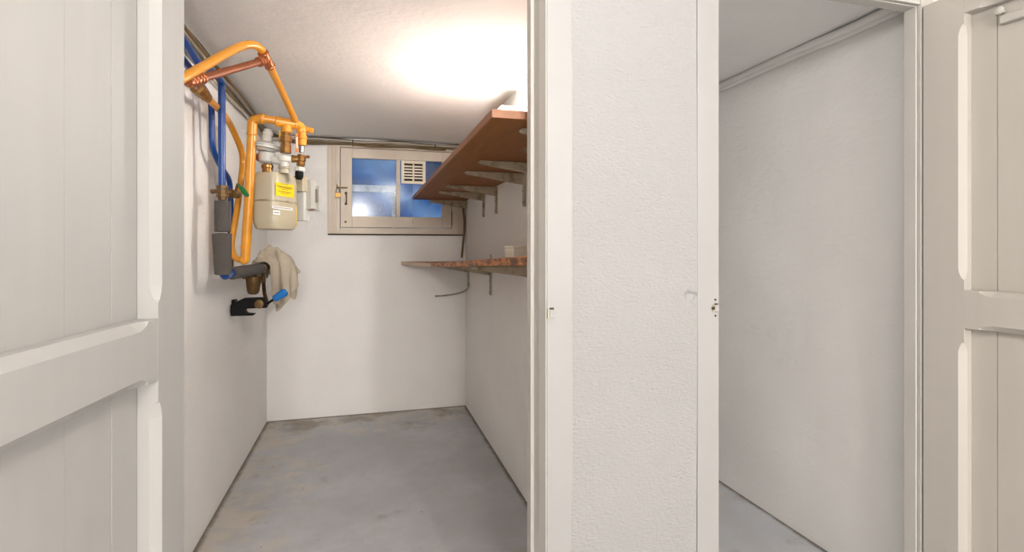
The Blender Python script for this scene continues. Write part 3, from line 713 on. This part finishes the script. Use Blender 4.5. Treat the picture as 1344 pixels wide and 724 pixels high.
tg = MB(); a0 = at(389.5, 175, t=2.47); tg.box(a0.x - .006, a0.x + .006, a0.y - .001, a0.y + .001, a0.z - .088, a0.z)
to = tg.build('pipe_tag', 'tag_orange', gp); to['label'] = 'orange and white strip tag'
MB().box(a0.x - .0015, a0.x + .004, a0.y - .0018, a0.y - .0011, a0.z - .07, a0.z - .018).build('tag_print', 'label_white', to)
# rust-coloured union at the bottom of the header branch on the left of the regulator
MB().lathe(at(337, 205, t=2.47), (.6, -.2, -.35), [(0, .016), (.02, .018), (.04, .018), (.045, .013), (.06, .013)], 10).build('rusty_union', 'copper', gp)

# gas meter, turned about 26 degrees towards the door
MA = math.radians(25.9)
md = Vector((math.sin(MA), math.cos(MA), 0)); mn = Vector((math.cos(MA), -math.sin(MA), 0))
mz0, mz1 = 1.335, 1.605
mc = at(375, 262, t=2.50); mc = Vector((mc.x, mc.y, 0)) - mn * 0.055
gm = empty('gas_meter', (mc.x, mc.y, mz0), 0, 'beige gas meter with yellow label hanging among orange pipes', 'gas meter')
def rrect(hw, hd, r, n=6):
    out = []
    for cx, cy, a0 in ((hw - r, hd - r, 0), (-hw + r, hd - r, 90), (-hw + r, -hd + r, 180), (hw - r, -hd + r, 270)):
        for k in range(n + 1):
            a = math.radians(a0 + 90 * k / n); out.append((cx + r * math.cos(a), cy + r * math.sin(a)))
    return out
def loft(secs, cen):
    """secs = [(z, half width along md, half depth along mn, corner radius)]"""
    vs, fs = [], []; n = None
    for z, hw, hd, r in secs:
        q = rrect(hw, hd, r); n = len(q)
        for a, b in q: p = cen + md * a + mn * b; vs.append((p.x, p.y, z))
    for i in range(len(secs) - 1):
        for k in range(n): fs.append((i*n + k, i*n + (k+1) % n, i*n + n + (k+1) % n, i*n + n + k))
    fs += [tuple(range(n))[::-1], tuple(range((len(secs)-1)*n, len(secs)*n))]
    return MB().add(vs, fs)
HW, HD = 0.097, 0.066; zs = 1.470
loft([(mz0, .075, .045, .03), (mz0 + .004, .088, .058, .038), (mz0 + .012, .090, .059, .033), (mz0 + .03, .0955, .0645, .034), (mz0 + .05, HW, HD, .034), (zs - .004, HW, HD, .034)], mc).build('lower_case', 'meter_beige', gm, smooth=True)
loft([(zs - .0035, HW + .005, HD + .005, .038), (zs + .0035, HW + .005, HD + .005, .038)], mc).build('case_seam', 'bracket_paint', gm, smooth=True)
loft([(zs + .004, HW, HD, .034), (mz1 - .05, HW, HD, .034), (mz1 - .028, .095, .064, .034), (mz1 - .012, .089, .058, .033), (mz1 - .004, .086, .055, .036), (mz1, .07, .04, .028)], mc).build('upper_case', 'meter_beige', gm, smooth=True)
def on_face(u, v, off=0.0012):
    """point of the front face of the meter under a photo pixel"""
    d = ray(u, v); p0 = mc + mn * (HD + off); t = mn.dot(Vector((p0.x, p0.y, 0))) / mn.dot(Vector((d.x, d.y, 0)))
    return Vector((0, 0, EYE)) + d * t
def decal(name, m, u0, u1, v0, v1, parent, off=0.0012):
    a, b = on_face(u0, (v0 + v1) / 2, off), on_face(u1, (v0 + v1) / 2, off); zt, zb = on_face(u0, v0, off).z, on_face(u0, v1, off).z
    q = MB(); e = mn * .0006
    q.add([Vector((a.x, a.y, zb)), Vector((b.x, b.y, zb)), Vector((b.x, b.y, zt)), Vector((a.x, a.y, zt)),
           Vector((a.x, a.y, zb)) - e, Vector((b.x, b.y, zb)) - e, Vector((b.x, b.y, zt)) - e, Vector((a.x, a.y, zt)) - e],
          [(0,1,2,3), (7,6,5,4), (0,4,5,1), (1,5,6,2), (2,6,7,3), (3,7,4,0)])
    return q.build(name, m, parent)
yl = decal('warning_label', 'label_yellow', 362, 386, 238.5, 256, gm); yl['label'] = 'yellow printed label'
for v0, v1, a, b in ((240.5, 241.1, 369, 378), (243.0, 244.0, 364, 384), (245.2, 245.9, 366, 382), (247.8, 248.3, 370, 378), (250.0, 250.7, 365, 382), (252.8, 253.3, 369, 379)):
    decal('print_line', 'ink', a, b, v0, v1, yl, .0019)
wl = decal('serial_label', 'label_white', 357, 384, 269.3, 273.2, gm); decal('print_line', 'ink_grey', 359, 382, 271, 271.8, wl, .0019)
wl = decal('date_label', 'label_white', 358.5, 367.5, 275.3, 281.3, gm); decal('print_line', 'ink_grey', 360, 366.5, 277.8, 279, wl, .0019)
# inlet / outlet necks
for u, v in ((373, 219), (351, 219)):
    p = at(u, v, t=2.47 if u > 360 else 2.44); MB().lathe((p.x, p.y, mz1 - .006), (0, 0, 1), [(0, .024), (.018, .022), (.022, .026), (.034, .026), (.038, .02)], 16).build('neck', 'meter_beige' if u > 360 else 'brass', gm, smooth=True)
# yellow edge strip towards the far side
p = mc + md * (HW - .012) + mn * (HD - .006)
q = MB().tube([(0, 0, 0), (0, 0, 0.1)], .001, 4); pn = (mn * .8 + md * .6).normalized(); ps = Vector((-pn.y, pn.x, 0)); zb = mz0 + .02
cc = mc + md * (HW - .034) + mn * (HD - .034) + pn * .0352
q = MB().add([cc - ps * .010 + Vector((0, 0, zb)), cc + ps * .010 + Vector((0, 0, zb)), cc + ps * .010 + Vector((0, 0, zb + .098)), cc - ps * .010 + Vector((0, 0, zb + .098))] +
             [cc - pn * .002 - ps * .010 + Vector((0, 0, zb)), cc - pn * .002 + ps * .010 + Vector((0, 0, zb)), cc - pn * .002 + ps * .010 + Vector((0, 0, zb + .098)), cc - pn * .002 - ps * .010 + Vector((0, 0, zb + .098))],
             [(0,1,2,3), (7,6,5,4), (0,4,5,1), (1,5,6,2), (2,6,7,3), (3,7,4,0)])
q.build('warning_strip', 'label_yellow', gm)['label'] = 'narrow yellow strip'

# white pressure regulator beside the riser
rg = empty('pressure_regulator', at(349, 214, t=2.46), 0, 'white disc-shaped gas pressure regulator above the meter', 'regulator')
rc = at(349, 193, t=2.46); rx = Vector((.12, 0, 1)).normalized()
MB().lathe(rc - rx * .020, rx, [(0, .040), (.010, .048), (.0125, .054), (.013, .066), (.019, .066), (.0195, .061), (.0235, .061), (.024, .066), (.030, .066), (.0305, .052), (.042, .036), (.046, .024)], 28).build('diaphragm_case', 'meter_white', rg, smooth=True)
cp0 = rc + rx * .0265
MB().lathe(cp0, rx, [(0, .0235), (.012, .0235), (.014, .021), (.030, .021), (.032, .0235), (.044, .0235), (.047, .019), (.056, .0185), (.059, .014)], 20).build('adjuster_cap', 'meter_white', rg, smooth=True)
bl = at(350, 211, t=2.46)
m = MB().lathe(bl - Vector((0, 0, .012)), (0.05, 0, 1), [(0, .026), (.008, .034), (.044, .038), (.05, .036)], 20); p2 = at(373, 212, t=2.45)
m.tube([bl + Vector((.01, 0, .018)), bl.lerp(p2, .5) + Vector((0, 0, .006)), p2 + Vector((0, 0, .002))], [.022, .020, .022], 14)
m.build('valve_body', 'meter_white', rg, smooth=True)
MB().lathe(p2 - Vector((0, 0, .025)), (0, 0, 1), [(0, .018), (.022, .020), (.026, .027), (.036, .031), (.048, .031), (.051, .026)], 16).build('outlet_flange', 'meter_white', rg, smooth=True)

# remote reading unit on the far side of the meter
ru = empty('meter_reader', at(399, 280, t=2.66), 0, 'grey and white electronic reading unit beside the gas meter', 'meter reader')
def mbox(name, m, u, v, t, w_, d_, h_, parent, bevel=.003):
    c = at(u, v, t=t); vs = []
    for z in (-h_/2, h_/2):
        for a, b in ((-1, -1), (1, -1), (1, 1), (-1, 1)):
            p = c + md * (a * w_/2) + mn * (b * d_/2); vs.append((p.x, p.y, p.z + z))
    return MB().add(vs, [(3,2,1,0), (4,5,6,7), (0,1,5,4), (1,2,6,5), (2,3,7,6), (3,0,4,7)]).build(name, m, parent, bevel=bevel)
mbox('mounting_block', 'meter_beige', 392.5, 241.5, 2.66, .05, .07, .078, ru)
mbox('battery_case', 'meter_white', 393.5, 271, 2.68, .05, .075, .145, ru)
hs_ = mbox('housing', 'module_grey', 403.5, 255.5, 2.70, .055, .075, .150, ru)
cv = mbox('display_cover', 'module_grey', 411.5, 260.5, 2.72, .012, .075, .128, ru, .004)
mbox('display_window', 'steel', 412.8, 257, 2.705, .004, .035, .07, cv, .001)
mbox('red_button', 'red_plastic', 409.0, 274.5, 2.69, .010, .010, .008, ru, .001)

# ---- blue water pipes
X1 = -0.582
wa = empty('water_pipe', at(292, 360, t=2.19), 0, 'blue painted water pipe with grey foam sleeves below its valve', 'pipe')
top = at(290.5, 108, X=X1)
pa = [at(232, 40, X=X1), at(247, 63, X=X1), at(259, 82, X=X1), at(280, 94, X=X1), Vector((X1 + .002, top.y, top.z)), at(291, 180, X=X1), at(291.5, 248, X=X1)]
MB().tube(fillet(pa, .035, 7), .0142, 16).build('pipe', 'blue_paint', wa, smooth=True)
s0, s1 = at(292, 263, X=X1), at(292, 304, X=X1); s2, s3 = at(291.5, 306, X=X1), at(292.5, 360, X=X1)
MB().lathe(s1, s0 - s1, [(0, .028), (.002, .0305), ((s0 - s1).length - .002, .0305), ((s0 - s1).length, .014)], 24).build('foam_sleeve', 'foam', wa, smooth=True)
m = MB().lathe(s3, s2 - s3, [(0, .028), (.002, .0315), ((s2 - s3).length - .002, .0375), ((s2 - s3).length, .016)], 24).build('foam_sleeve', 'foam', wa, smooth=True)
ebw = Vector((X1 + .004, s3.y + .012, s3.z - .006))
hb = Vector((-.575, s3.y + .16, s3.z + .002)); he = at(341, 352.5, X=-.545)
MB().tube(fillet([s3 + Vector((0, 0, .02)), ebw, hb], .03, 7), .0185, 16).build('elbow', 'blue_paint', wa, smooth=True)
h0 = at(305, 358.5, X=-.572)
MB().lathe(h0, he - h0, [(0, .024), (.004, .0285), ((he - h0).length - .004, .0300), ((he - h0).length, .016)], 24).build('foam_sleeve', 'foam', wa, smooth=True)
# pipe end, brass union and stop cock under the cloth
hd = (he - h0).normalized(); ve = he + hd * .34
MB().tube([he - hd * .02, ve], .014, 14).build('pipe', 'old_brass', wa, smooth=True)
MB().lathe(he + hd * .005, hd, [(0, .02), (.01, .026), (.05, .026), (.055, .02)], 8).build('brass_union', 'brass', wa)

wv = empty('stop_cock', at(290, 262, X=X1), 0, 'brass stop cock with green lever on the blue pipe', 'valve')
vc = at(292, 253, X=X1)
m = MB().lathe(vc - Vector((0, 0, .03)), (0, 0, 1), [(0, .017), (.012, .018), (.013, .024), (.024, .024), (.026, .019), (.046, .019), (.047, .0235), (.060, .0235), (.062, .017)], 8)
dv = (at(312, 255, t=2.30) - vc); m.tube([vc, vc + dv * .5, vc + dv], [.017, .015, .016], 12); m.lathe(vc + dv * .45, dv, [(0, .02), (.015, .021), (.03, .017), (.05, .018), (.058, .010)], 8)
m.tube([vc + Vector((0, 0, .01)), vc + Vector((-.035, -.01, .004))], .008, 8); m.sphere(vc + Vector((-.035, -.01, .004)), .010, 8, 6)
m.build('valve_body', 'old_brass', wv)
g0, g1 = at(312, 241, t=2.27), at(325, 257, t=2.25)
MB().tube([vc + dv * .8, g0], .0055, 8).build('spindle', 'old_brass', wv, smooth=True)
g2 = g0.lerp(g1, .3)
MB().tube([g0, g0.lerp(g1, .28), g0.lerp(g1, .36), g0.lerp(g1, .7), g1], [.005, .006, .010, .0115, .008], 10).build('lever', 'handle_green', wv, smooth=True)

X2 = -0.640
wb_ = empty('water_pipe', at(303, 318, t=2.5), 0, 'slimmer blue water pipe bending behind the sleeved one', 'pipe')
pb = [Vector((X2, 1.85, 1.955)), at(247, 86, X=X2), at(266, 114, X=X2), at(277.5, 132, X=X2), at(278.5, 196, X=X2), at(290, 219, X=-.632), at(301.5, 236, X=-.628), at(303, 262, X=-.625), at(302.5, 318, X=-.625)]
MB().tube(fillet(pb, .05, 6), .0125, 14).build('pipe', 'blue_paint', wb_, smooth=True)
MB().lathe(pb[-1] + Vector((0, 0, .01)), (0, 0, -1), [(0, .013), (.006, .018), (.03, .018), (.034, .014), (.13, .014)], 8).build('brass_union', 'old_brass', wb_)

# filter bowl, bracket and cock below the horizontal pipe
wf = empty('filter_bowl', at(331, 392, t=2.86), 0, 'tarnished brass filter bowl hanging below the foam-sleeved pipe', 'filter')
fb = at(333, 362, t=2.90)
MB().lathe(fb + Vector((0, 0, .02)), (-.02, 0, -1), [(0, .014), (.02, .016), (.022, .038), (.036, .040), (.05, .038), (.105, .031), (.118, .024), (.122, .012)], 20).build('bowl', 'old_brass', wf, smooth=True)
MB().lathe(fb + Vector((-.036, -.01, -.008)), (-1, -.4, 0), [(0, .009), (.014, .009), (.018, .006)], 6).build('bleed_screw', 'brass', wf)

bkY = 3.02
bk = empty('wall_bracket', at(303, 415, Y=bkY), 0, 'black slotted plastic bracket fixed to the left wall', 'bracket')
pp = [(302.6, 414.8), (332, 414), (334.5, 411.8), (324, 411), (321.5, 408), (322.5, 405), (349.5, 404), (350.4, 400.5), (345, 390.5), (319.3, 391.3), (302.6, 399.6)]
poly = [(at(u, v, Y=bkY).x, at(u, v, Y=bkY).z) for u, v in pp]
MB().prism(poly, bkY, bkY + .045, 'y').build('bracket_plate', 'black_plastic', bk, bevel=.003, bseg=2)
x0 = poly[0][0]; MB().box(XL + .001, x0 + .012, bkY + .0455, bkY + .10, poly[0][1] - .005, poly[-1][1] + .02).build('wall_plate', 'black_plastic', bk, bevel=.003)
kn = at(340.5, 398.5, Y=bkY)
MB().lathe((kn.x, bkY + .0005, kn.z), (0, -1, 0), [(0, .022), (.012, .024), (.018, .022), (.020, .016)], 18).build('end_cap', 'old_brass', bk, smooth=True)

bc = empty('drain_cock', at(356, 398, t=3.0), 0, 'blue-handled cock poking out under the cloth', 'valve')
b0, b1 = at(351, 398, t=2.80), at(373.5, 383.5, t=2.82)
MB().tube([b0, b0.lerp(b1, .4)], .007, 10).build('spindle', 'black_plastic', bc, smooth=True)
vv = (b1 - b0).normalized()
MB().tube([b0.lerp(b1, .34), b0.lerp(b1, .42), b0.lerp(b1, .8), b1, b1 + vv * .012], [.010, .017, .022, .023, .015], 12).build('lever', 'handle_blue', bc, smooth=True)
MB().tube([b0, at(347, 385, t=2.95), at(346, 372, t=3.02), at(345, 356, t=3.0)], .010, 10).build('stem', 'old_brass', bc, smooth=True)

# ---- cloth draped over the pipe end: small particle simulation
def drape():
    n, m_, jr = 44, 56, 20                                   # columns, rows, row lying on the ridge
    W_, FB, FF = 0.56, 0.19, 0.285                            # width, length behind and in front of the ridge
    ii, jj = np.meshgrid(np.arange(n), np.arange(m_)); u = ii / (n - 1) - .5
    bb = np.where(jj < jr, (jj - jr) / jr * FB, (jj - jr) / (m_ - 1 - jr) * FF)
    k = np.clip(bb / FF, 0, 1)
    flat = np.stack([u * W_ * (1 - .74 * k ** 1.3) - .085 * k, bb], -1)
    rp = [at(334, 341, t=2.93), at(342, 331, t=2.98), at(355, 321, t=3.05), at(371, 330, t=3.10), at(384, 343, t=3.16), at(393, 356, t=3.22)]
    R = np.array([list(p) for p in spline(rp, 9)]); s_ = np.linspace(0, 1, len(R))
    rnd = np.random.RandomState(5); pos = np.clip(flat[..., 0] / W_ + .5, 0, 1)
    g = np.stack([np.interp(pos, s_, R[:, c]) for c in range(3)], -1)
    g[..., 0] += .05 * bb; g[..., 1] -= bb * .93
    g[..., 2] += (.016 * np.sin(u * 37 + 5 * bb / FF) + .014 * np.sin(u * 61 - 7 * bb / FF + 1) + .010 * np.sin(u * 17 + 40 * bb)) * np.minimum(1, .3 + 4 * np.abs(bb)) + rnd.rand(m_, n) * .003 - .25 * np.abs(bb)
    prev = g.copy(); fix = g[jr].copy()
    A = np.array(h0); B = np.array(ve); D = B - A
    balls = [(np.array([-.53, 3.26, 1.15]), .055), (np.array([-.47, 3.36, 1.16]), .055)]
    def L0(sa, sb): return np.linalg.norm(flat[sb] - flat[sa], axis=-1, keepdims=True)
    sl = slice; full = sl(None); cons = []
    for s in (0, 1):
        cons.append(((full, sl(s, -1, 2)), (full, sl(s + 1, None, 2)), 1.0)); cons.append(((sl(s, -1, 2), full), (sl(s + 1, None, 2), full), 1.0))
    cons.append(((sl(None, -1), sl(None, -1)), (sl(1, None), sl(1, None)), .35)); cons.append(((sl(None, -1), sl(1, None)), (sl(1, None), sl(None, -1)), .35))
    cons.append(((full, sl(None, -3)), (full, sl(3, None)), .03)); cons.append(((sl(None, -3), full), (sl(3, None), full), .03))
    cons = [(a, b, L0(a, b), k_) for a, b, k_ in cons]
    for it in range(220):
        vel = (g - prev) * .95; prev = g.copy(); g = g + vel; g[..., 2] -= .0006
        for k2 in range(8):
            for a, b, rest, st_ in cons:
                pa_, pb_ = g[a], g[b]
                d = pb_ - pa_; L_ = np.linalg.norm(d, axis=-1, keepdims=True) + 1e-9; c = d * (.5 * st_ * (L_ - rest) / L_)
                g[a] += c; g[b] -= c
            g[jr] = fix
        t = np.clip(((g - A) @ D) / (D @ D), 0, 1)[..., None]; c = A + t * D; d = g - c; r = np.linalg.norm(d, axis=-1, keepdims=True) + 1e-9
        hit = r < .036; g = np.where(hit, c + d / r * .036, g); prev = np.where(hit, g * .7 + prev * .3, prev)
        for bc_, br in balls:
            d = g - bc_; r = np.linalg.norm(d, axis=-1, keepdims=True) + 1e-9; hit = r < br
            g = np.where(hit, bc_ + d / r * br, g); prev = np.where(hit, g * .7 + prev * .3, prev)
        g[..., 0] = np.maximum(g[..., 0], XL + .014); g[..., 1] = np.minimum(g[..., 1], YB - .03)
    return g
mat('rag_cloth', srgb(196, 184, 164), 0.95, 0, 0.05, 14, 0.6, 34, spec=0.1, dist=0.012)
g = drape(); M_, N_ = g.shape[:2]
cl = MB().add(g.reshape(-1, 3).tolist(), [(j*N_ + i, j*N_ + i + 1, j*N_ + N_ + i + 1, j*N_ + N_ + i) for j in range(M_ - 1) for i in range(N_ - 1)]).build('cleaning_rag', 'rag_cloth', smooth=True)
for e_ in cl.data.edges: e_.use_edge_sharp = False
md_ = cl.modifiers.new('thickness', 'SOLIDIFY'); md_.thickness = .003; md_.offset = 0
ms = cl.modifiers.new('smooth', 'SUBSURF'); ms.levels = 1; ms.render_levels = 1
tag(cl, 'beige crumpled cloth draped over the pipe in the corner', 'cloth')

# ---- electric cables along the wall tops
def cable(pts, r, m, label, name='electric_cable', sp=8, seg=8):
    o = MB().tube(spline(pts, sp), r, seg).build(name, m, smooth=True)
    return tag(o, label, 'cable')
cbn = empty('cable_bundle', (XL + .02, 3.0, 2.0), 0, 'bundle of brown and grey cables clipped along the wall tops', 'cables')
def wob(i, k): return .006 * math.sin(1.9 * i + 2.3 * k)
def run(k, x, zl, yb, zb, x_end, r, m, label):
    pts = []
    for i, y in enumerate(np.linspace(1.6, 3.92, 9)): pts.append((x + abs(wob(i, k)) * .6, y, min(zl, ceil_z(XL, y) - r - .012) + wob(i, k + 1)))
    for i, xx in enumerate(np.linspace(XL + .16, x_end, 9)): pts.append((xx, yb - abs(wob(i, k + 3)) * .6, zb + .8 * wob(i, k + 2)))
    o = MB().tube(spline(pts, 8), r, 8).build('cable', m, cbn, smooth=True); o['label'] = label; return o
run(0, XL + .018, 2.085, YB - .030, 2.046, .70, .010, 'cable_dark', 'dark cable running highest along the wall tops')
run(1, XL + .024, 2.058, YB - .034, 2.028, .72, .009, 'cable_grey', 'grey cable second from the top along the wall')
run(2, XL + .016, 2.035, YB - .036, 2.014, .60, .008, 'cable_brown', 'brown cable third from the top along the wall')
run(3, XL + .020, 2.010, YB - .048, 2.040, .74, .007, 'cable_pale', 'pale cable lowest of the bundle on the left wall')
run(4, XL + .034, 2.070, YB - .046, 2.022, .66, .0075, 'cable_brown', 'brown cable standing proud of the bundle along the left wall')
def clip(u, v):
    p = at(u, v, Y=YB - .05)
    o = MB().tube([(p.x, YB - .021, p.z + .016), (p.x, YB - .060, p.z + .012), (p.x, YB - .060, p.z - .012), (p.x, YB - .021, p.z - .02)], .004, 6)
    o.lathe((p.x, YB - .0185, p.z - .02), (0, -1, 0), [(0, .008), (.006, .007)], 8)
    return o
clip(463, 186).build('cable_clip', 'cable_dark', cbn)
clip(571, 192).build('cable_clip', 'cable_dark', cbn)
# cable dropping down the far right corner, and the stub of tube bent along the back wall
cpt = [at(608, 272, Y=YB - .02), at(609.5, 290, Y=YB - .03), at(608.5, 312, Y=YB - .03), at(606, 338, Y=YB - .03)]
cable([(0.742, YB - .03, 1.80)] + [(min(p.x, XR - .015), p.y, p.z) for p in cpt], .008, 'cable_brown', 'brown cable dropping down the far right corner')
st = [at(615, 352, X=XR - .03), at(615.5, 374, X=XR - .03), at(611, 381, Y=YB - .05), at(600, 385, Y=YB - .02), at(585, 387.5, Y=YB - .018), at(571, 388.5, Y=YB - .015)]
o = MB().tube(spline(st[1:], 6), .006, 8).build('conduit_stub', 'bracket_paint', smooth=True); tag(o, 'thin painted tube stub bending along the back wall', 'tube')
